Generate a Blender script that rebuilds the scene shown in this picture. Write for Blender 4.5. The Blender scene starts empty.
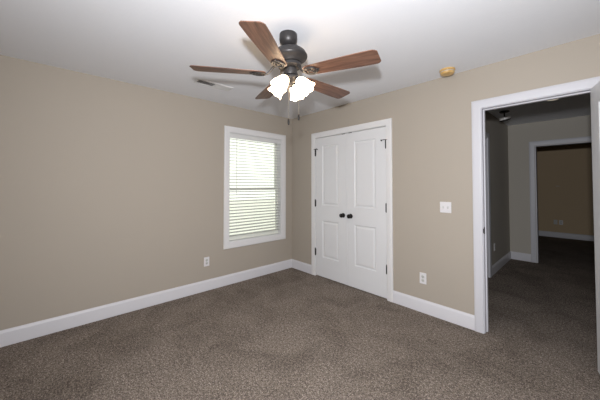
import bpy, bmesh, math, random
from mathutils import Vector, Matrix
from math import sin, cos, pi, radians as R
random.seed(4)
scene = bpy.context.scene
COL = scene.collection

# ------------------------------------------------------------------ camera, light, exposure
cam_d = bpy.data.cameras.new('camera'); cam = bpy.data.objects.new('camera', cam_d); COL.objects.link(cam)
cam.location = (3.3476, -2.8971, 1.3425)
cam.rotation_euler = (R(90 + 1.3786), 0, R(47.4087))
cam_d.sensor_width = 36.0
cam_d.lens = 268.15 / 600 * 36
cam_d.shift_y = -(200 - 178.67) / 600
cam_d.clip_start = 0.02
scene.camera = cam

world = bpy.data.worlds.new('daylight'); scene.world = world
world.use_nodes = True
bg = world.node_tree.nodes['Background']
bg.inputs['Color'].default_value = (1.0, 1.0, 0.95, 1)
bg.inputs['Strength'].default_value = 1.5

fl_d = bpy.data.lights.new('camera_flash', 'SPOT'); fl = bpy.data.objects.new('camera_flash', fl_d); COL.objects.link(fl)
fl.location = (3.36, -2.94, 1.58)
fl.rotation_euler = (R(91), 0, R(40))
fl_d.spot_size = R(172)
fl_d.spot_blend = 0.9
fl_d.energy = 318
fl_d.shadow_soft_size = 0.04
fl_d.color = (0.955, 0.975, 1.015)

scene.view_settings.view_transform = 'Standard'
scene.view_settings.look = 'None'
scene.view_settings.gamma = 1
scene.view_settings.exposure = 0.0
scene.view_settings.use_curve_mapping = False

# ------------------------------------------------------------------ materials
def mat(name, col, rough=0.5, metal=0.0, spec=0.5):
    m = bpy.data.materials.new(name); m.use_nodes = True
    b = m.node_tree.nodes['Principled BSDF']
    b.inputs['Base Color'].default_value = (*col, 1)
    b.inputs['Roughness'].default_value = rough
    b.inputs['Metallic'].default_value = metal
    b.inputs['Specular IOR Level'].default_value = spec
    return m
def nd(m, t, **kw):
    n = m.node_tree.nodes.new(t)
    for k, v in kw.items(): setattr(n, k, v)
    return n
def ln(m, a, b): m.node_tree.links.new(a, b)
def bsdf(m): return m.node_tree.nodes['Principled BSDF']
def bumpy(m, scale, strength, dist, detail=3):
    tc = nd(m, 'ShaderNodeTexCoord'); n = nd(m, 'ShaderNodeTexNoise')
    n.inputs['Scale'].default_value = scale; n.inputs['Detail'].default_value = detail
    b = nd(m, 'ShaderNodeBump'); b.inputs['Strength'].default_value = strength; b.inputs['Distance'].default_value = dist
    ln(m, tc.outputs['Object'], n.inputs['Vector']); ln(m, n.outputs['Fac'], b.inputs['Height'])
    ln(m, b.outputs['Normal'], bsdf(m).inputs['Normal'])
    return tc
def ramp(m, fac, stops):
    r = nd(m, 'ShaderNodeValToRGB'); e = r.color_ramp.elements
    e[0].position, e[0].color = stops[0][0], (*stops[0][1], 1)
    e[1].position, e[1].color = stops[-1][0], (*stops[-1][1], 1)
    for p, c in stops[1:-1]:
        x = e.new(p); x.color = (*c, 1)
    ln(m, fac, r.inputs['Fac']); return r

WALL = mat('taupe wall paint', (0.392, 0.347, 0.293), 0.75, 0, 0.25); bumpy(WALL, 260, 0.12, 0.002)
WALL2 = mat('grey taupe hallway paint', (0.47, 0.435, 0.38), 0.8, 0, 0.2); bumpy(WALL2, 260, 0.1, 0.002)
# far room: warm brown paint with one paler uneven oval patch
WALL3 = mat('warm brown wall paint', (0.58, 0.44, 0.285), 0.8, 0, 0.2)
def far_patch(m):
    tc = nd(m, 'ShaderNodeTexCoord'); mp = nd(m, 'ShaderNodeMapping')
    mp.inputs['Location'].default_value = (-2.75 / 0.085, 0, -1.315 / 0.04); mp.inputs['Scale'].default_value = (1 / 0.085, 0, 1 / 0.04)
    ln(m, tc.outputs['Object'], mp.inputs['Vector'])
    ns = nd(m, 'ShaderNodeTexNoise'); ns.inputs['Scale'].default_value = 30
    ln(m, tc.outputs['Object'], ns.inputs['Vector'])
    l = nd(m, 'ShaderNodeVectorMath', operation='LENGTH'); ln(m, mp.outputs['Vector'], l.inputs[0])
    ad = nd(m, 'ShaderNodeMath', operation='ADD'); ln(m, l.outputs['Value'], ad.inputs[0]); ln(m, ns.outputs['Fac'], ad.inputs[1])
    r = ramp(m, ad.outputs[0], [(0.0, (0.62, 0.53, 0.42)), (0.9, (0.62, 0.53, 0.42)), (1.0, (0.58, 0.44, 0.285))])
    ln(m, r.outputs['Color'], bsdf(m).inputs['Base Color'])
far_patch(WALL3)
CEIL = mat('white ceiling paint', (0.79, 0.80, 0.83), 0.9, 0, 0.15); bumpy(CEIL, 40, 0.16, 0.005, 5)
TRIM = mat('white semi gloss trim paint lit tone', (0.71, 0.70, 0.70), 0.4, 0, 0.3)  # trim paint; brighter light on window and closet put into its colour
BASEM = mat('white trim paint middle tone', (0.635, 0.625, 0.65), 0.4, 0, 0.3)  # same trim paint; middling brightness and cool flash tint put into the colour
TRIM_DIM = mat('white trim paint dimmed tone', (0.56, 0.555, 0.585), 0.4, 0, 0.3)  # same trim paint, darker: weaker light on doorway trim put into the colour
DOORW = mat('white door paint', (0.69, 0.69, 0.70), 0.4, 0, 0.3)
PLATE = mat('white plastic plate', (0.68, 0.66, 0.67), 0.35)
PLATE2 = mat('ivory plastic insert', (0.50, 0.50, 0.47), 0.35)
SLOT = mat('dark socket slot', (0.03, 0.03, 0.03), 0.6)
BRONZE = mat('oil rubbed bronze', (0.013, 0.011, 0.010), 0.4, 0.3)
FANMET = mat('dark bronze fan metal', (0.040, 0.037, 0.037), 0.42, 0.4); bumpy(FANMET, 400, 0.05, 0.001)
BLIND = mat('off white blind slat', (0.55, 0.555, 0.52), 0.5)
BLINDR = mat('off white blind rail', (0.66, 0.66, 0.65), 0.5)
CORD = mat('white cord', (0.75, 0.75, 0.72), 0.8)
VINYL = mat('white vinyl sash', (0.85, 0.86, 0.78), 0.4)
VENTM = mat('white enamel vent', (0.66, 0.65, 0.64), 0.45)
VENTD = mat('dark duct interior', (0.22, 0.21, 0.21), 0.9)
CHAIN = mat('antique brass chain', (0.20, 0.17, 0.13), 0.5, 0.5)
GROUND_GLARE = mat('ground paled by daylight glare', (0.80, 0.80, 0.74), 0.95)  # outdoor glare put into the colour, paler than real ground
def yellowed():
    m = mat('yellowed plastic', (0.55, 0.33, 0.10), 0.4)
    tc = nd(m, 'ShaderNodeTexCoord'); n = nd(m, 'ShaderNodeTexNoise'); n.inputs['Scale'].default_value = 14; n.inputs['Detail'].default_value = 4
    ln(m, tc.outputs['Object'], n.inputs['Vector'])
    r = ramp(m, n.outputs['Fac'], [(0.35, (0.52, 0.30, 0.09)), (0.65, (0.66, 0.47, 0.22))])
    ln(m, r.outputs['Color'], bsdf(m).inputs['Base Color']); return m
YELLOW = yellowed()
def carpet():
    m = mat('brown grey frieze carpet', (0.12, 0.10, 0.085), 1.0, 0, 0.05)
    tc = nd(m, 'ShaderNodeTexCoord')
    a = nd(m, 'ShaderNodeTexNoise'); a.inputs['Scale'].default_value = 120; a.inputs['Detail'].default_value = 4; a.inputs['Roughness'].default_value = 0.75
    b = nd(m, 'ShaderNodeTexNoise'); b.inputs['Distortion'].default_value = 0.8; b.inputs['Scale'].default_value = 2.6; b.inputs['Detail'].default_value = 5; b.inputs['Roughness'].default_value = 0.6
    for n in (a, b): ln(m, tc.outputs['Object'], n.inputs['Vector'])
    c = nd(m, 'ShaderNodeTexNoise'); c.inputs['Scale'].default_value = 48; c.inputs['Detail'].default_value = 3; c.inputs['Roughness'].default_value = 0.7
    ln(m, tc.outputs['Object'], c.inputs['Vector'])
    av = nd(m, 'ShaderNodeMix', data_type='FLOAT'); av.inputs[0].default_value = 0.28
    ln(m, a.outputs['Fac'], av.inputs[2]); ln(m, c.outputs['Fac'], av.inputs[3])
    r1 = ramp(m, av.outputs[0], [(0.35, (0.033, 0.025, 0.020)), (0.5, (0.178, 0.146, 0.122)), (0.65, (0.56, 0.48, 0.41))])
    r2 = ramp(m, b.outputs['Fac'], [(0.34, (0.78, 0.77, 0.76)), (0.60, (1.08, 1.08, 1.08))])
    mx = nd(m, 'ShaderNodeMix', data_type='RGBA', blend_type='MULTIPLY'); mx.inputs[0].default_value = 1
    ln(m, r1.outputs['Color'], mx.inputs[6]); ln(m, r2.outputs['Color'], mx.inputs[7])
    ln(m, mx.outputs[2], bsdf(m).inputs['Base Color'])
    bp = nd(m, 'ShaderNodeBump'); bp.inputs['Strength'].default_value = 0.8; bp.inputs['Distance'].default_value = 0.012
    ln(m, a.outputs['Fac'], bp.inputs['Height']); ln(m, bp.outputs['Normal'], bsdf(m).inputs['Normal'])
    return m
CARPET = carpet()
def wood():
    m = mat('walnut blade wood', (0.2, 0.1, 0.06), 0.42)
    tc = nd(m, 'ShaderNodeTexCoord'); mp = nd(m, 'ShaderNodeMapping'); mp.inputs['Scale'].default_value = (3.0, 34, 10)
    n = nd(m, 'ShaderNodeTexNoise'); n.inputs['Scale'].default_value = 1.6; n.inputs['Detail'].default_value = 6; n.inputs['Distortion'].default_value = 1.0
    ln(m, tc.outputs['Object'], mp.inputs['Vector']); ln(m, mp.outputs['Vector'], n.inputs['Vector'])
    r = ramp(m, n.outputs['Fac'], [(0.3, (0.066, 0.030, 0.019)), (0.5, (0.135, 0.064, 0.040)), (0.72, (0.22, 0.112, 0.07))])
    ln(m, r.outputs['Color'], bsdf(m).inputs['Base Color']); return m
WOOD = wood()
def glass():
    m = bpy.data.materials.new('clear window glass'); m.use_nodes = True
    nt = m.node_tree; nt.nodes.clear()
    o = nd(m, 'ShaderNodeOutputMaterial'); mx = nd(m, 'ShaderNodeMixShader'); t = nd(m, 'ShaderNodeBsdfTransparent'); g = nd(m, 'ShaderNodeBsdfGlossy')
    f = nd(m, 'ShaderNodeFresnel'); f.inputs['IOR'].default_value = 1.45; g.inputs['Roughness'].default_value = 0.02
    t.inputs['Color'].default_value = (0.95, 0.97, 0.94, 1)
    ln(m, f.outputs[0], mx.inputs[0]); ln(m, t.outputs[0], mx.inputs[1]); ln(m, g.outputs[0], mx.inputs[2]); ln(m, mx.outputs[0], o.inputs[0])
    return m
GLASS = glass()
def emis(name, col, strength, base=(0.9, 0.88, 0.84)):
    m = mat(name, base, 0.35)
    b = bsdf(m); b.inputs['Emission Color'].default_value = (*col, 1); b.inputs['Emission Strength'].default_value = strength
    return m
SHADE = emis('frosted lamp glass', (1.0, 0.74, 0.47), 8.0)
BULB = emis('lit bulb', (1.0, 0.82, 0.60), 24)
LOWLIT = emis('dim warm diffuser', (1.0, 0.88, 0.70), 0.32, (0.75, 0.73, 0.68))
DISH = mat('pale glass dish', (0.80, 0.78, 0.74), 0.3)

# ------------------------------------------------------------------ helpers
def obj(name, bm, m, parent=None, smooth=False, bevel=0.0, seg=2):
    me = bpy.data.meshes.new(name)
    bmesh.ops.recalc_face_normals(bm, faces=bm.faces[:])
    bm.to_mesh(me); bm.free()
    me.materials.append(m)
    if smooth:
        for p in me.polygons: p.use_smooth = True
    o = bpy.data.objects.new(name, me); COL.objects.link(o)
    if smooth:
        try: me.set_sharp_from_angle(angle=R(38))
        except Exception: pass
    if bevel:
        b = o.modifiers.new('bevel', 'BEVEL'); b.width = bevel; b.segments = seg; b.limit_method = 'ANGLE'
    if parent: o.parent = parent
    return o
def tag(o, label, cat, group=None, kind=None):
    o['label'] = label; o['category'] = cat
    if group: o['group'] = group
    if kind: o['kind'] = kind
    return o
def struct(o, label, cat): return tag(o, label, cat, kind='structure')
def empty(name, loc=(0, 0, 0), rz=0, parent=None):
    o = bpy.data.objects.new(name, None); COL.objects.link(o); o.location = loc; o.rotation_euler = (0, 0, rz)
    o.empty_display_size = 0.1
    if parent: o.parent = parent
    return o
def box(bm, a, b):
    x0, x1 = sorted((a[0], b[0])); y0, y1 = sorted((a[1], b[1])); z0, z1 = sorted((a[2], b[2]))
    v = [bm.verts.new(p) for p in ((x0,y0,z0),(x1,y0,z0),(x1,y1,z0),(x0,y1,z0),(x0,y0,z1),(x1,y0,z1),(x1,y1,z1),(x0,y1,z1))]
    for f in ((0,3,2,1),(4,5,6,7),(0,1,5,4),(1,2,6,5),(2,3,7,6),(3,0,4,7)): bm.faces.new([v[i] for i in f])
    return bm
def BX(*pairs):
    bm = bmesh.new()
    for a, b in pairs: box(bm, a, b)
    return bm
def lathe(prof, n=32, bm=None, M=None, cap=True):
    bm = bm or bmesh.new(); rings = []
    for r, z in prof:
        ring = [bm.verts.new((r * cos(2*pi*i/n), r * sin(2*pi*i/n), z)) for i in range(n)]
        rings.append(ring)
    for a, b in zip(rings, rings[1:]):
        for i in range(n): bm.faces.new((a[i], a[(i+1) % n], b[(i+1) % n], b[i]))
    if cap:
        bm.faces.new(rings[0][::-1]); bm.faces.new(rings[-1])
    if M is not None:
        for ring in rings:
            for v in ring: v.co = M @ v.co
    return bm
def tube(pts, r, n=8, bm=None):
    bm = bm or bmesh.new(); pts = [Vector(p) for p in pts]; rings = []
    for i, p in enumerate(pts):
        t = (pts[min(i+1, len(pts)-1)] - pts[max(i-1, 0)]).normalized()
        a = t.orthogonal().normalized() if not rings else (prev - t * prev.dot(t)).normalized()
        prev = a; b = t.cross(a)
        rr = r[i] if isinstance(r, (list, tuple)) else r
        rings.append([bm.verts.new(p + a * rr * cos(2*pi*k/n) + b * rr * sin(2*pi*k/n)) for k in range(n)])
    for A, B in zip(rings, rings[1:]):
        for k in range(n): bm.faces.new((A[k], A[(k+1) % n], B[(k+1) % n], B[k]))
    bm.faces.new(rings[0][::-1]); bm.faces.new(rings[-1])
    return bm
def wall_slab(axis, a, b, u0, u1, z0, z1, holes=()):
    """slab between planes axis=a and axis=b, from u0..u1, with rectangular holes (u0,u1,z0,z1)"""
    us = sorted({u0, u1, *[h[0] for h in holes], *[h[1] for h in holes]})
    bm = bmesh.new()
    for p, q in zip(us, us[1:]):
        segs = [(z0, z1)]
        for h in holes:
            if h[0] <= p + 1e-6 and h[1] >= q - 1e-6:
                segs = [s for s in ((z0, h[2]), (h[3], z1)) if s[1] - s[0] > 1e-4]
        for s in segs:
            if axis == 'x': box(bm, (a, p, s[0]), (b, q, s[1]))
            else: box(bm, (p, a, s[0]), (q, b, s[1]))
    bmesh.ops.remove_doubles(bm, verts=bm.verts[:], dist=1e-5)
    return bm
def run(prof, A, B, nrm):
    """baseboard: profile [(out, z)] swept from A to B; nrm = direction out of the wall"""
    bm = bmesh.new(); A = Vector(A); B = Vector(B); nrm = Vector(nrm)
    r0 = [bm.verts.new(A + nrm * d + Vector((0, 0, z))) for d, z in prof]; r1 = [bm.verts.new(B + nrm * d + Vector((0, 0, z))) for d, z in prof]
    k = len(prof)
    for i in range(k): bm.faces.new((r0[i], r0[(i+1) % k], r1[(i+1) % k], r1[i]))
    bm.faces.new(r0[::-1]); bm.faces.new(r1)
    return bm
def frame(prof, x0, x1, z0, z1, mp, closed):
    """casing swept round a rectangle with mitred corners; profile [(out from opening, height off wall)]; mp(u, v, h) -> xyz"""
    bm = bmesh.new(); loops = []
    for d, h in prof:
        c = [(x0 - d, z0 - (d if closed else 0)), (x0 - d, z1 + d), (x1 + d, z1 + d), (x1 + d, z0 - (d if closed else 0))]
        loops.append([bm.verts.new(mp(u, v, h)) for u, v in c])
    k = len(prof)
    for j in range(k):
        A, B = loops[j], loops[(j+1) % k]
        for i in range(4 if closed else 3): bm.faces.new((A[i], A[(i+1) % 4], B[(i+1) % 4], B[i]))
    if not closed:
        bm.faces.new([l[0] for l in loops]); bm.faces.new([l[3] for l in loops][::-1])
    return bm
BASE = [(0, 0), (0.014, 0), (0.014, 0.108), (0.012, 0.117), (0.006, 0.124), (0.004, 0.134), (0, 0.134)]
CASE = [(0, 0), (0, 0.011), (0.006, 0.014), (0.02, 0.015), (0.05, 0.019), (0.068, 0.019), (0.072, 0.016), (0.073, 0)]

H = 2.44; T = 0.12
RX, RY = 3.78, -3.36            # room: x 0..RX, y RY..0
HX0, HX1, HY = 2.315, 4.3, 3.28  # hallway
FY = 6.65                        # far room back wall
D0, D1, DZ = 2.672, 3.390, 2.048   # bedroom doorway opening (between jambs)
C0, C1, CZ = 0.545, 1.704, 2.043   # closet opening
# ------------------------------------------------------------------ shell
struct(obj('floor', BX(((-0.14, RY - T, -0.08), (HX1 + 0.3, FY + 0.1, 0))), CARPET), 'brown grey carpet floor running from the bedroom through the hallway', 'floor')
struct(obj('ceiling', BX(((-0.14, RY - T, H), (RX + T, T, H + 0.1))), CEIL), 'white textured bedroom ceiling', 'ceiling')
struct(obj('ceiling_hall', BX(((HX0 - 0.12, T, H), (HX1 + T, HY, H + 0.1))), CEIL), 'hallway ceiling beyond the doorway', 'ceiling')
struct(obj('ceiling_far_room', BX(((1.0, HY + T, 2.36), (HX1 + 0.3, FY + 0.1, 2.5))), CEIL), 'low ceiling of the far brown room', 'ceiling')
W0, W1, WZ0, WZ1 = -1.137, -0.216, 0.556, 2.074  # window opening (y0,y1,z0,z1)
struct(obj('wall_left', wall_slab('x', -0.14, 0, RY - T, T, 0, H, [(W0, W1, WZ0, WZ1)]), WALL), 'taupe left wall with the window in it', 'wall')
struct(obj('wall_back', wall_slab('y', 0, T, 0, RX + T, 0, H, [(C0 - 0.02, C1 + 0.02, 0, CZ + 0.02), (D0 - 0.018, D1 + 0.018, 0, DZ + 0.018)]), WALL),
       'taupe wall with the closet doors and the hallway doorway', 'wall')
struct(obj('wall_right', BX(((RX, RY - T, 0), (RX + T, 0, H))), WALL), 'taupe bedroom wall behind the open door', 'wall')
struct(obj('wall_front', BX(((0, RY - T, 0), (RX, RY, H))), WALL), 'taupe bedroom wall opposite the closet', 'wall')
struct(obj('wall_closet', BX(((0, 0.72, 0), (2.1, 0.80, H)), ((-0.14, T, 0), (0, 0.8, H)), ((2.1, T, 0), (HX0 - 0.115, 0.8, H)), ((0, T, H - .04), (2.1, 0.72, H))), WALL), 'closet inside walls behind the white double doors', 'wall')
HD0, HD1, HDZ = 1.03, 1.792, 2.035   # door in hallway left wall
struct(obj('wall_hall_left', wall_slab('x', HX0 - 0.115, HX0, T, HY, 0, H, [(HD0, HD1, 0, HDZ)]), WALL2), 'dark grey hallway wall on the left beyond the doorway', 'wall')
struct(obj('wall_hall_right', BX(((HX1, T, 0), (HX1 + T, HY, H)), ((RX + T, 0, 0), (HX1 + T, T, H))), WALL2), 'hallway wall on the right', 'wall')
F0, F1, FZ = 2.684, 3.45, 2.03
struct(obj('wall_hall_back', wall_slab('y', HY, HY + T, 1.0, HX1 + 0.3, 0, 2.5, [(F0, F1, 0, FZ)]), WALL2), 'grey hallway end wall with the white cased opening', 'wall')
struct(obj('wall_far_room_back', BX(((1.0, FY, 0), (HX1 + 0.3, FY + 0.1, 2.5))), WALL3), 'warm brown wall at the back of the far room', 'wall')
struct(obj('wall_far_room_left', BX(((0.9, HY, 0), (1.0, FY + 0.1, 2.5))), WALL3), 'warm brown far room wall on the left', 'wall')
struct(obj('wall_far_room_right', BX(((HX1 + 0.3, HY, 0), (HX1 + 0.4, FY + 0.1, 2.5))), WALL3), 'warm brown far room wall on the right', 'wall')

def base(name, A, B, n, label): return struct(obj(name, run(BASE, A, B, n), BASEM, smooth=True), label, 'baseboard')
CO = 0.078
base('baseboard_left', (0, RY, 0), (0, 0, 0), (1, 0, 0), 'long white baseboard under the window along the left wall')
base('baseboard_back_corner', (0.0, 0, 0), (C0 - CO, 0, 0), (0, -1, 0), 'short white baseboard between the room corner and the closet')
base('baseboard_back', (C1 + CO, 0, 0), (D0 - CO, 0, 0), (0, -1, 0), 'white baseboard between the closet and the doorway')
base('baseboard_back_right', (D1 + CO, 0, 0), (RX, 0, 0), (0, -1, 0), 'white baseboard right of the doorway')
base('baseboard_right', (RX, RY, 0), (RX, 0, 0), (-1, 0, 0), 'white baseboard on the right bedroom wall')
base('baseboard_front', (0, RY, 0), (RX, RY, 0), (0, 1, 0), 'white baseboard opposite the closet')
base('baseboard_hall_left', (HX0, HD1 + 0.09, 0), (HX0, HY, 0), (1, 0, 0), 'white baseboard along the dark hallway wall')
base('baseboard_hall_back', (HX0, HY, 0), (F0 - CO, HY, 0), (0, -1, 0), 'short white baseboard in the hallway corner')
base('baseboard_far_room', (1.0, FY, 0), (HX1 + .3, FY, 0), (0, -1, 0), 'white baseboard on the far brown wall')

# ------------------------------------------------------------------ casings and jambs
my = lambda y0, s: (lambda u, v, h: (u, y0 + s * h, v))
t1 = struct(obj('trim_1', frame(CASE, C0 - 0.005, C1 + 0.005, 0, CZ + 0.008, my(0, -1), False), TRIM, smooth=True), 'white casing round the closet double doors', 'door casing')
obj('jamb', BX(((C0 - 0.02, 0, 0), (C0 - 0.003, T, CZ + .02)), ((C1 + 0.003, 0, 0), (C1 + 0.02, T, CZ + .02)), ((C0 - 0.003, 0, CZ + 0.003), (C1 + 0.003, T, CZ + .02))), TRIM, t1)
obj('door_stop', BX(((C0 - .003, .042, 0), (C0 + .012, .075, CZ)), ((C1 - .012, .042, 0), (C1 + .003, .075, CZ)), ((C0 + .012, .042, CZ - .012), (C1 - .012, .075, CZ + .003))), TRIM, t1)
t2 = struct(obj('trim_2', frame(CASE, D0 - 0.006, D1 + 0.006, 0, DZ + 0.006, my(0, -1), False), TRIM_DIM, smooth=True), 'white casing round the doorway to the hallway', 'door casing')
obj('jamb', BX(((D0 - 0.018, 0, 0), (D0, T, DZ + .018)), ((D1, 0, 0), (D1 + 0.018, T, DZ + .018)), ((D0, 0, DZ), (D1, T, DZ + .018))), TRIM_DIM, t2)
obj('door_stop', BX(((D0, .042, 0), (D0 + .011, .076, DZ)), ((D1 - .011, .042, 0), (D1, .076, DZ)), ((D0 + .011, .042, DZ - .011), (D1 - .011, .076, DZ))), TRIM_DIM, t2, bevel=.002)
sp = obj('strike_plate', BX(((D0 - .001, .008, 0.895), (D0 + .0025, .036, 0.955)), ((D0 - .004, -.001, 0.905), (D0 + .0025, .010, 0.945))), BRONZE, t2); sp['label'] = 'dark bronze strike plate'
obj('hall_casing', frame(CASE, D0 - .006, D1 + .006, 0, DZ + .006, my(T, 1), False), TRIM_DIM, t2, smooth=True)
t3 = struct(obj('trim_3', frame(CASE, F0 - .004, F1 + .004, 0, FZ + .004, my(HY, -1), False), TRIM_DIM, smooth=True), 'white casing round the opening at the end of the hallway', 'door casing')
obj('jamb', BX(((F0 - .0, HY, 0), (F0 + .014, HY + T, FZ)), ((F1 - .014, HY, 0), (F1, HY + T, FZ)), ((F0 + .014, HY, FZ - .014), (F1 - .014, HY + T, FZ))), TRIM_DIM, t3)
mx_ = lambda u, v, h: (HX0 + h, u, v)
t4 = struct(obj('trim_4', frame(CASE, HD0 + .01, HD1 - .003, 0, HDZ + .004, mx_, False), TRIM_DIM, smooth=True), 'white casing on the left hallway wall', 'door casing')
obj('jamb', BX(((HX0 - .115, HD0, 0), (HX0, HD0 + .015, HDZ)), ((HX0 - .115, HD1 - .015, 0), (HX0, HD1, HDZ)), ((HX0 - .115, HD0 + .015, HDZ - .015), (HX0, HD1 - .015, HDZ))), TRIM_DIM, t4)

# ------------------------------------------------------------------ doors
def panel_leaf(w, h, t, panels):
    """leaf 0..w, -t..0 (front face at y=-t), z 0..h; moulded raised panels on both faces"""
    bm = bmesh.new()
    rings = [(0.0, 0.0), (0.009, 0.0075), (0.020, 0.0085), (0.040, 0.0025), (0.050, 0.0025)]
    xs = sorted({0, w, *[p[0] for p in panels], *[p[1] for p in panels]}); zs = sorted({0, h, *[p[2] for p in panels], *[p[3] for p in panels]})
    for side in (-1, 1):
        y0 = -t if side < 0 else 0.0
        Y = lambda d: y0 - side * d
        for xa, xb in zip(xs, xs[1:]):
            for za, zb in zip(zs, zs[1:]):
                if any(p[0] <= xa + 1e-6 and p[1] >= xb - 1e-6 and p[2] <= za + 1e-6 and p[3] >= zb - 1e-6 for p in panels): continue
                bm.faces.new([bm.verts.new((x, Y(0), z)) for x, z in ((xa, za), (xb, za), (xb, zb), (xa, zb))])
        for px0, px1, pz0, pz1 in panels:
            prev = None
            for ins, dep in rings:
                cur = [bm.verts.new((x, Y(dep), z)) for x, z in ((px0 + ins, pz0 + ins), (px1 - ins, pz0 + ins), (px1 - ins, pz1 - ins), (px0 + ins, pz1 - ins))]
                if prev:
                    for i in range(4): bm.faces.new((prev[i], prev[(i+1) % 4], cur[(i+1) % 4], cur[i]))
                prev = cur
            bm.faces.new(prev)
    def q(*c): bm.faces.new([bm.verts.new(p) for p in c])
    q((0,-t,0),(0,0,0),(0,0,h),(0,-t,h)); q((w,-t,0),(w,0,0),(w,0,h),(w,-t,h)); q((0,-t,0),(w,-t,0),(w,0,0),(0,0,0)); q((0,-t,h),(w,-t,h),(w,0,h),(0,0,h))
    bmesh.ops.remove_doubles(bm, verts=bm.verts[:], dist=1e-5)
    return bm
KNOB = [(0.030, 0), (0.031, 0.004), (0.026, 0.008), (0.012, 0.011), (0.0105, 0.024), (0.016, 0.030), (0.026, 0.038), (0.0285, 0.048), (0.025, 0.057), (0.014, 0.062), (0.003, 0.063)]
MF = Matrix.Rotation(R(90), 4, 'X')      # lathe axis to -y
def knob(parent, x, y, z, back=False):
    M = Matrix.Translation((x, y, z)) @ (Matrix.Rotation(R(-90), 4, 'X') if back else MF)
    o = obj('door_knob', lathe(KNOB, 28, M=M), BRONZE, parent, smooth=True); o['label'] = 'dark round door knob'; return o
def hinge(parent, x, z, y, side, stop=False):
    bm = lathe([(0.0085, -0.046), (0.0085, 0.046)], 14, M=Matrix.Translation((x, y - 0.007, z)))
    lathe([(0.004, 0.046), (0.008, 0.048), (0.007, 0.054), (0.002, 0.057)], 12, bm, Matrix.Translation((x, y - 0.006, z)))
    lathe([(0.002, -0.057), (0.007, -0.054), (0.008, -0.048), (0.004, -0.046)], 12, bm, Matrix.Translation((x, y - 0.006, z)))
    box(bm, (x, y - 0.003, z - 0.045), (x + side * 0.012, y + 0.0006, z + 0.045))
    o = obj('hinge', bm, BRONZE, parent, smooth=True); o['label'] = 'dark bronze hinge'
    if stop:   # hinge-pin bumper arm
        b2 = tube([(x, y - .008, z + .050), (x + side * .010, y - .018, z + .052), (x + side * .030, y - .026, z + .050), (x + side * .052, y - .030, z + .047)], .0042, 8)
        tube([(x + side * .046, y - .034, z + .049), (x + side * .052, y - .012, z + .044)], .0075, 10, b2)
        tube([(x, y - .008, z + .052), (x - side * .016, y - .022, z + .050), (x - side * .022, y - .006, z + .048)], .0035, 8, b2)
        s = obj('pin_stop', b2, BRONZE, o, smooth=True); s['label'] = 'small bronze hinge pin bumper'
    return o
LZ = 0.014
lh = CZ - 0.004 - LZ
seam = 1.1265
def closet_door(name, x0, x1, side, label):
    w = x1 - x0
    root = empty(name, (x0, 0.0335, LZ))
    if side > 0: pn = [(0.682 - x0, 0.984 - x0, 0.295 - LZ, 0.826 - LZ), (0.682 - x0, 0.984 - x0, 1.050 - LZ, 1.918 - LZ)]
    else: pn = [(1.248 - x0, 1.562 - x0, 0.295 - LZ, 0.826 - LZ), (1.248 - x0, 1.562 - x0, 1.050 - LZ, 1.918 - LZ)]
    obj('door_leaf', panel_leaf(w, lh, 0.035, pn), DOORW, root)
    hx = -0.002 if side > 0 else w + 0.002
    for k, z in enumerate((1.83, 1.075, 0.355)): hinge(root, hx, z - LZ, -0.035, side, stop=(k == 0))
    knob(root, (w - 0.060) if side > 0 else 0.062, -0.035, 0.934 - LZ)
    kx = (w - 0.055) if side > 0 else 0.055
    c = obj('ball_catch', BX(((kx - .026, -0.036, lh - .004), (kx + .026, -0.008, lh + .0035))), BRONZE, root); c['label'] = 'small dark catch on the top edge'
    return struct(root, label, 'door')
closet_door('door_1', C0 + 0.001, seam - 0.0015, 1, 'left leaf of the white closet double doors')
closet_door('door_2', seam + 0.0015, C1 - 0.001, -1, 'right leaf of the white closet double doors')
# bedroom door, standing open into the room
BW = 0.708
d3 = empty('door_3', (D1 - 0.003, -0.002, 0.014), R(-77.5))
obj('door_leaf', panel_leaf(BW, DZ - 0.018, 0.035, [(0.165, BW - 0.165, 0.28, 0.81), (0.165, BW - 0.165, 1.035, 1.90)]), DOORW, d3)
for z in (1.80, 1.05, 0.24):
    h_ = obj('hinge', lathe([(0.0065, -0.046), (0.0065, 0.046)], 14, M=Matrix.Translation((-0.004, 0.004, z))), BRONZE, d3, smooth=True); h_['label'] = 'dark bronze hinge'
knob(d3, BW - 0.06, -0.035, 0.92); knob(d3, BW - 0.06, 0.0, 0.92, True)
struct(d3, 'white bedroom door standing open at the right picture edge', 'door')
d4 = empty('door_4', (HX0 - 0.06, HD0 + 0.017, 0.014), R(90))
obj('door_leaf', panel_leaf(HD1 - HD0 - 0.034, HDZ - 0.034, 0.035, [(0.115, 0.61, 0.28, 0.81), (0.115, 0.61, 1.035, 1.88)]), DOORW, d4)
struct(d4, 'closed white door in the left hallway wall', 'door')

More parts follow.
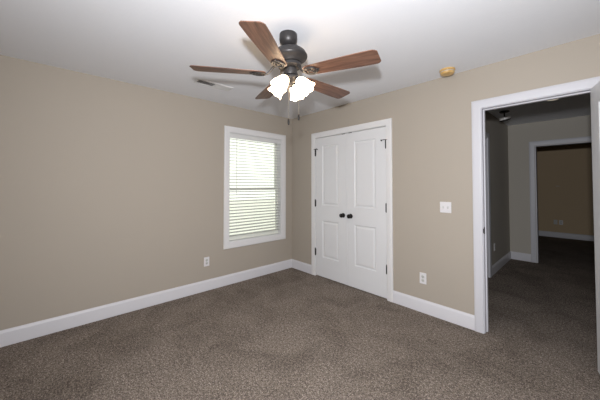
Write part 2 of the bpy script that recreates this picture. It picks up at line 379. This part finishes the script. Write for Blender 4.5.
# ------------------------------------------------------------------ window and blind
win = empty('window_1', (0, 0, 0))
mw = lambda u, v, h: (h, u, v)
WC = [(0, 0), (0, 0.010), (0.006, 0.013), (0.02, 0.015), (0.05, 0.018), (0.072, 0.018), (0.076, 0.015), (0.078, 0)]
obj('casing', frame(WC, W0 + .004, W1 - .004, WZ0 + .004, WZ1 - .004, mw, True), TRIM, win, smooth=True)
obj('jamb', BX(((-.14, W0, WZ0), (0, W0 + .012, WZ1)), ((-.14, W1 - .012, WZ0), (0, W1, WZ1)), ((-.14, W0 + .012, WZ0), (0, W1 - .012, WZ0 + .012)), ((-.14, W0 + .012, WZ1 - .012), (0, W1 - .012, WZ1))), TRIM, win)
a0, a1, b0, b1, mid = W0 + .012, W1 - .012, WZ0 + .012, WZ1 - .012, 1.285
def sash(x, z0, z1, rails):
    s = obj('sash', BX(((x - .028, a0, z0), (x, a0 + .042, z1)), ((x - .028, a1 - .042, z0), (x, a1, z1)), ((x - .028, a0 + .042, z0), (x, a1 - .042, z0 + rails[0])), ((x - .028, a0 + .042, z1 - rails[1]), (x, a1 - .042, z1))), VINYL, win, bevel=.002)
    obj('pane', BX(((x - .017, a0 + .040, z0 + rails[0] - .003), (x - .012, a1 - .040, z1 - rails[1] + .003))), GLASS, s)
sash(-.108, mid - .018, b1, (.038, .045))
sash(-.078, b0, mid + .020, (.055, .038))
struct(win, 'white double hung window with picture frame casing in the left wall', 'window')

bl = empty('window_blind', (-0.036, (W0 + W1) / 2, WZ1 - 0.013))
tag(bl, 'off white horizontal slat blind lowered inside the window frame', 'blind')
hw = (a1 - a0) / 2 - .006
hr = obj('headrail', BX(((-.026, -hw, -.055), (.026, hw, 0))), BLINDR, bl, bevel=.003)
obj('valance', BX(((.028, -hw - .002, -.066), (.033, hw + .002, -.002))), BLINDR, bl, bevel=.002)
zt, zb, pitch = -.078, -(WZ1 - .013) + .605, 0.0432
ns = int((zt - zb) / pitch) + 1
ang = R(6)
bm = bmesh.new(); N = 6; L2 = hw - .004; top = []; bot = []
for i in range(N + 1):
    c = (i / N - .5) * .050; cr = .0022 * (1 - (2 * i / N - 1) ** 2)
    for lst, e in ((top, .0026), (bot, -.0026)):
        p = [bm.verts.new((c * cos(ang) + (cr + e) * sin(ang), s, -c * sin(ang) + (cr + e) * cos(ang))) for s in (-L2, L2)]
        lst.append(p)
for i in range(N):
    bm.faces.new((top[i][0], top[i][1], top[i+1][1], top[i+1][0])); bm.faces.new((bot[i][0], bot[i+1][0], bot[i+1][1], bot[i][1]))
for e in (0, N): bm.faces.new((top[e][0], top[e][1], bot[e][1], bot[e][0]))
for s in (0, 1): bm.faces.new([t[s] for t in top] + [b[s] for b in bot[::-1]])
slat0 = obj('slat', bm, BLIND, bl, smooth=True); slat0.location = (0, 0, zt)
for i in range(1, ns):
    s = slat0.copy(); COL.objects.link(s); s.parent = bl; s.location = (0, random.uniform(-.001, .001), zt - i * pitch)
    s.rotation_euler = (random.uniform(-.0015, .0015), random.uniform(-.015, .015), 0)
obj('bottom_rail', BX(((-.026, -L2, zb - .050), (.026, L2, zb - .028))), BLINDR, bl, bevel=.003)
for yy in (-.30, 0.0, .30):
    cm = bmesh.new()
    for xx in (-.0275, .0275): tube([(xx, yy, -.06), (xx, yy, zb - .03)], .0011, 6, cm)
    obj('ladder_cord', cm, CORD, bl)
wd = obj('tilt_wand', tube([(.036, -.345, -.055), (.037, -.345, -.30), (.037, -.345, -.86)], .0035, 8), CORD, bl, smooth=True); wd['label'] = 'thin tilt wand'
lc = obj('lift_cord', tube([(.036, .385, -.06), (.036, .385, -.62), (.036, .386, -.95)], .0016, 6), CORD, bl); 
obj('tassel', lathe([(.003, .02), (.006, .012), (.008, -.015), (.006, -.02)], 12, M=Matrix.Translation((.036, .386, -.965))), CORD, lc, smooth=True)
struct(obj('ground', BX(((-30, -25, -0.8), (-0.3, 25, -0.7))), GROUND_GLARE), 'ground outside the window, coloured pale for daylight glare', 'ground')

# ------------------------------------------------------------------ wall plates
def outlet(loc, rz, label):
    r_ = empty('wall_outlet', loc, rz); tag(r_, label, 'outlet', 'white wall outlets')
    obj('cover_plate', BX(((-.035, -.005, -.0575), (.035, .001, .0575))), PLATE, r_, bevel=.003)
    for s in (-1, 1):
        f = obj('receptacle', lathe([(.0165, 0), (.0165, .0065), (.0150, .0075)], 20, M=Matrix.Translation((0, 0, s * .0195)) @ MF), PLATE2, r_, smooth=True)
        obj('slot', BX(((-.0075, -.0080, s * .0195 - .002), (-.0055, -.0070, s * .0195 + .007)), ((.0055, -.0080, s * .0195 - .002), (.0075, -.0070, s * .0195 + .006)), ((-.002, -.0080, s * .0195 - .010), (.002, -.0070, s * .0195 - .006))), SLOT, f)
    obj('screw', lathe([(.003, .004), (.003, .0062)], 10, M=MF), PLATE2, r_)
    return r_
outlet((0.001, -1.441, 0.366), R(90), 'white outlet low on the wall left of the window')
outlet((2.122, -0.001, 0.357), 0, 'white outlet low on the wall between closet and doorway')
outlet((HX0 + .001, 2.125, 0.39), R(90), 'pale outlet low on the dark hallway side wall')
outlet((2.800, FY - .001, 0.39), 0, 'pale outlet on the far brown wall, right one of two')
bp_ = empty('blank_wall_plate', (2.698, FY - .001, 0.392)); tag(bp_, 'pale blank plate on the far brown wall, left one of two', 'wall plate')
obj('cover_plate', BX(((-.035, -.005, -.0575), (.035, .001, .0575))), PLATE2, bp_, bevel=.003)
for s in (-1, 1): obj('screw', BX(((-.003, -.0065, s * .043 - .003), (.003, -.004, s * .043 + .003))), PLATE2, bp_)
sw = empty('light_switch', (2.353, -0.001, 1.12)); tag(sw, 'white double light switch on the wall beside the doorway', 'light switch')
obj('cover_plate', BX(((-.0525, -.005, -.054), (.0525, .001, .054))), PLATE, sw, bevel=.003)
for s in (-1, 1):
    f = obj('toggle_slot', BX(((s * .023 - .0055, -.0062, -.0125), (s * .023 + .0055, -.004, .0125))), PLATE2, sw)
    bm = BX(((-.004, -.016, -.005), (.004, 0, .005)))
    bmesh.ops.transform(bm, matrix=Matrix.Translation((s * .023, -.004, 0)) @ Matrix.Rotation(R(-28 * s), 4, 'X'), verts=bm.verts[:])
    obj('toggle', bm, PLATE, f, bevel=.001)

# ------------------------------------------------------------------ things on the ceilings
sd = empty('smoke_detector', (2.436, -0.155, H)); tag(sd, 'yellowed round smoke detector on the ceiling near the doorway wall', 'smoke detector')
obj('mounting_base', lathe([(.066, 0), (.067, -.012), (.064, -.016), (.058, -.017)], 36), YELLOW, sd, smooth=True)
obj('sensor_body', lathe([(.060, -.017), (.062, -.020), (.059, -.036), (.052, -.044), (.030, -.048), (.004, -.049)], 36), YELLOW, sd, smooth=True)
obj('vent_ring', lathe([(.0625, -.0215), (.0632, -.0235), (.0628, -.0255), (.0605, -.0265)], 36), PLATE2, sd, smooth=True)
vt = empty('ceiling_vent', (0.566, -1.617, H)); tag(vt, 'white slotted ceiling vent register near the left wall', 'vent')
vw, vl = .066, .20
vf = bmesh.new()
loops = []
for d, z in ((0, 0.0), (0, -.004), (.006, -.008), (.016, -.007), (.018, 0.0)):
    loops.append([vf.verts.new((sx * (vw - d), sy * (vl - d), z)) for sx, sy in ((-1, -1), (1, -1), (1, 1), (-1, 1))])
for A, B in zip(loops, loops[1:]):
    for i in range(4): vf.faces.new((A[i], A[(i+1) % 4], B[(i+1) % 4], B[i]))
obj('vent_frame', vf, VENTM, vt)
obj('backing', BX(((-.050, -.184, -.0012), (.050, .184, -.0002))), VENTD, vt)
for side in (-1, 1):
    for k in range(9):
        yc = side * (.012 + k * .0195) + side * .004
        b = bmesh.new(); box(b, (-.049, -.0006, -.0065), (.049, .0006, .0065))
        bmesh.ops.transform(b, matrix=Matrix.Translation((0, yc, -.006)) @ Matrix.Rotation(R(side * 48), 4, 'X'), verts=b.verts[:])
        obj('louver', b, VENTM, vt)
obj('divider', BX(((-.049, -.004, -.008), (.049, .004, -.001))), VENTM, vt)
# hallway ceiling fixtures
hvec = Vector((-sin(R(47.4087)), cos(R(47.4087)), 0))
hl = empty('hall_ceiling_light', (2.485, 2.03, H)); tag(hl, 'small dark ceiling light with pale dish in the hallway', 'ceiling light')
obj('canopy', lathe([(.062, 0), (.062, -.012), (.05, -.020), (.012, -.024)], 28), BRONZE, hl, smooth=True)
obj('stem', lathe([(.009, -.022), (.009, -.085)], 12), BRONZE, hl, smooth=True)
TILT = Matrix.Translation((0, 0, -.085)) @ Matrix.Rotation(R(-14), 4, hvec) @ Matrix.Translation((0, 0, .085))
obj('dish', lathe([(.014, -.080), (.055, -.083), (.066, -.092), (.066, -.122), (.060, -.126)], 32, M=TILT), DISH, hl, smooth=True)
obj('rim', lathe([(.060, -.124), (.070, -.124), (.071, -.132), (.062, -.140), (.030, -.146), (.003, -.147)], 36, M=TILT), BRONZE, hl, smooth=True)
hs = empty('hall_flush_light', (3.04, 1.62, H)); tag(hs, 'round pale flush light on the hallway ceiling, half hidden by the door casing', 'ceiling light')
obj('trim_ring', lathe([(.074, 0), (.074, -.012), (.066, -.018), (.058, -.018)], 32), PLATE2, hs, smooth=True)
obj('diffuser', lathe([(.066, -.014), (.066, -.030), (.050, -.044), (.010, -.048)], 32), LOWLIT, hs, smooth=True)

# ------------------------------------------------------------------ ceiling fan
FX, FYc = 1.868, -1.653
fan = empty('ceiling_fan', (FX, FYc, H)); tag(fan, 'dark bronze ceiling fan with five brown wooden blades and four lit glass shades', 'ceiling fan')
rv = Vector((cos(R(47.4087)), sin(R(47.4087)), 0)); hv = Vector((-sin(R(47.4087)), cos(R(47.4087)), 0))
# the rod hangs a little off plumb
LEAN = Matrix.Rotation(R(-3.2), 4, hv)
def L(prof, n=36, cap=True): return lathe(prof, n, M=LEAN, cap=cap)
obj('canopy', lathe([(.064, 0), (.065, -.006), (.066, -.036), (.062, -.056), (.050, -.073), (.030, -.084), (.018, -.087)], 40), FANMET, fan, smooth=True)
obj('downrod', L([(.0125, -.060), (.0125, -.104), (.018, -.107), (.020, -.119)], 20), FANMET, fan, smooth=True)
mh = obj('motor_housing', L([(.016, -.116), (.080, -.117), (.100, -.123), (.116, -.137), (.126, -.156), (.129, -.168), (.127, -.178), (.116, -.188), (.100, -.198), (.092, -.210), (.086, -.217), (.05, -.221)], 48), FANMET, fan, smooth=True)
obj('band', L([(.128, -.164), (.1305, -.166), (.1305, -.172), (.127, -.175)], 48, cap=False), FANMET, mh, smooth=True)
obj('flywheel', L([(.05, -.219), (.082, -.222), (.084, -.242), (.07, -.250), (.03, -.251)], 40), FANMET, fan, smooth=True)
obj('switch_housing', L([(.040, -.248), (.048, -.256), (.050, -.285), (.046, -.300), (.034, -.306)], 36), FANMET, fan, smooth=True)
lf = obj('light_fitter', L([(.034, -.303), (.054, -.312), (.058, -.326), (.050, -.340), (.030, -.350), (.018, -.356)], 36), FANMET, fan, smooth=True)
obj('finial', L([(.018, -.354), (.012, -.362), (.015, -.372), (.013, -.384), (.004, -.392)], 20), FANMET, lf, smooth=True)
# blades
def blade_bm():
    bm = bmesh.new(); n = 44; up = []; dn = []
    r0, r1 = .150, .667
    pts = []
    for i in range(n + 1):
        t = i / n; x = r0 + (r1 - r0) * t
        w = .052 + .020 * min(1, t / .75) ** .8
        if t < .10: w *= .62 + .38 * math.sqrt(1 - (1 - t / .10) ** 2)
        if t > .93: w *= 1 - .30 * ((t - .93) / .07) ** 3
        pts.append((x, w))
    for x, w in pts:
        for lst, z in ((up, .0028), (dn, -.0028)):
            lst.append([bm.verts.new((x, w * s, z)) for s in (-1, -.5, 0, .5, 1)])
    for i in range(n):
        for j in range(4):
            bm.faces.new((up[i][j], up[i+1][j], up[i+1][j+1], up[i][j+1])); bm.faces.new((dn[i][j], dn[i][j+1], dn[i+1][j+1], dn[i+1][j]))
        for j in (0, 4): bm.faces.new((up[i][j], dn[i][j], dn[i+1][j], up[i+1][j]))
    for e in (0, n):
        for j in range(4): bm.faces.new((up[e][j], up[e][j+1], dn[e][j+1], dn[e][j]))
    return bm
def iron_bm():
    bm = bmesh.new(); zz = -.0075
    # arm from the flywheel, then an open scroll under the blade root
    tube([(.072, 0, .062), (.095, 0, .050), (.118, 0, .018), (.140, 0, -.004), (.165, 0, zz)], [.011, .008, .0075, .0075, .007], 10, bm)
    def loop(cx, cy, ax, ay, r=.0055, a0=0, a1=2 * pi):
        tube([(cx + ax * cos(a0 + (a1 - a0) * k / 26), cy + ay * sin(a0 + (a1 - a0) * k / 26), zz) for k in range(27)], r, 7, bm)
    loop(.200, 0, .048, .043); loop(.196, .017, .021, .012, .004); loop(.196, -.017, .021, .012, .004); loop(.240, 0, .016, .013, .004)
    for sx, sy in ((.222, .026), (.222, -.026), (.258, 0)): lathe([(.0075, zz - .003), (.0075, zz + .006)], 10, bm, Matrix.Translation((sx, sy, 0)))
    return bm
blade0 = iron0 = None
tx, ty = .0385, .0092
ph = 5.323
for k in range(5):
    a = ph + k * 2 * pi / 5
    d = Vector((cos(a), sin(a), 0)); d.z = -(d.x * tx + d.y * ty); d.normalize()
    q = Vector((0, 0, 1)).cross(d).normalized(); n_ = d.cross(q)
    M = Matrix((d, q, n_)).transposed().to_4x4()
    M = Matrix.Translation(Vector((FX - .008, FYc - .010, 2.1445)) - Vector((FX, FYc, H))) @ M
    if k == 0:
        blade0 = obj('blade', blade_bm(), WOOD, fan, bevel=.0012); iron0 = obj('blade_iron', iron_bm(), FANMET, blade0, smooth=True)
        b_, i_ = blade0, iron0
    else:
        b_ = blade0.copy(); COL.objects.link(b_); b_.parent = fan
        i_ = iron0.copy(); COL.objects.link(i_); i_.parent = b_
    b_.matrix_local = M @ Matrix.Rotation(R(-9.5), 4, 'X')
    i_['label'] = 'dark scrolled blade bracket'
# light kit: four bell shades
def shade_bm():
    prof_o = [(.026, 0), (.034, .012), (.043, .030), (.049, .052), (.053, .078), (.058, .100), (.066, .122)]
    prof = prof_o + [(r - .0035, z) for r, z in prof_o[::-1]]
    bm = bmesh.new(); n = 36; rings = []
    for j, (r, z) in enumerate(prof):
        ring = []
        for i in range(n):
            th = 2 * pi * i / n; wav = max(0, (z - .08) / .042)
            ring.append(bm.verts.new(((r + .003 * wav * cos(6 * th)) * cos(th), (r + .003 * wav * cos(6 * th)) * sin(th), z + .004 * wav * cos(6 * th))))
        rings.append(ring)
    for A, B in zip(rings, rings[1:] + rings[:1]):
        for i in range(n): bm.faces.new((A[i], A[(i+1) % n], B[(i+1) % n], B[i]))
    return bm
sh0 = None
view = math.atan2(-hv.y, -hv.x)          # azimuth from fan towards the camera
for k, az in enumerate((68, 158, -36, -112)):
    a = view + R(az)
    ax = Vector((cos(a) * sin(R(43)), sin(a) * sin(R(43)), -cos(R(43))))
    o_ = LEAN @ Vector((0, 0, -.330)) + Vector((cos(a), sin(a), 0)) * .050
    X = ax.orthogonal().normalized(); Y = ax.cross(X)
    M = Matrix((X, Y, ax)).transposed().to_4x4(); M = M @ Matrix.Scale(.91, 4); M.translation = o_ + ax * .012
    arm = lathe([(.014, -.034), (.018, -.010), (.027, -.002), (.029, .010), (.027, .014)], 20, M=M)
    obj('lamp_holder', arm, FANMET, fan, smooth=True)
    if sh0 is None:
        sh0 = obj('lamp_shade', shade_bm(), SHADE, fan, smooth=True)
        bu0 = obj('bulb', lathe([(.012, .010), (.013, .030), (.022, .050), (.027, .066), (.024, .082), (.012, .092), (.002, .094)], 20), BULB, sh0, smooth=True)
        s_ = sh0
    else:
        s_ = sh0.copy(); COL.objects.link(s_); s_.parent = fan
        u_ = bu0.copy(); COL.objects.link(u_); u_.parent = s_
    s_.matrix_local = M
    s_['label'] = 'glowing frosted glass bell shade'
for (lat, dep, z0, z1) in ((.004, -.030, -.285, -.628), (.076, .005, -.290, -.586)):
    p0 = rv * (lat if lat < .05 else .072) + hv * dep; p1 = rv * lat + hv * dep
    c = obj('pull_chain', tube([p0 + Vector((0, 0, z0)), p1 + Vector((0, 0, z0 - .03)), p1 + Vector((0, 0, z1))]  , .0009, 6), CHAIN, fan)
    obj('pull_fob', lathe([(.002, .006), (.006, 0), (.0072, -.020), (.006, -.038), (.002, -.042)], 14, M=Matrix.Translation(p1 + Vector((0, 0, z1)))), BRONZE, c, smooth=True)['label'] = 'dark pull chain fob'
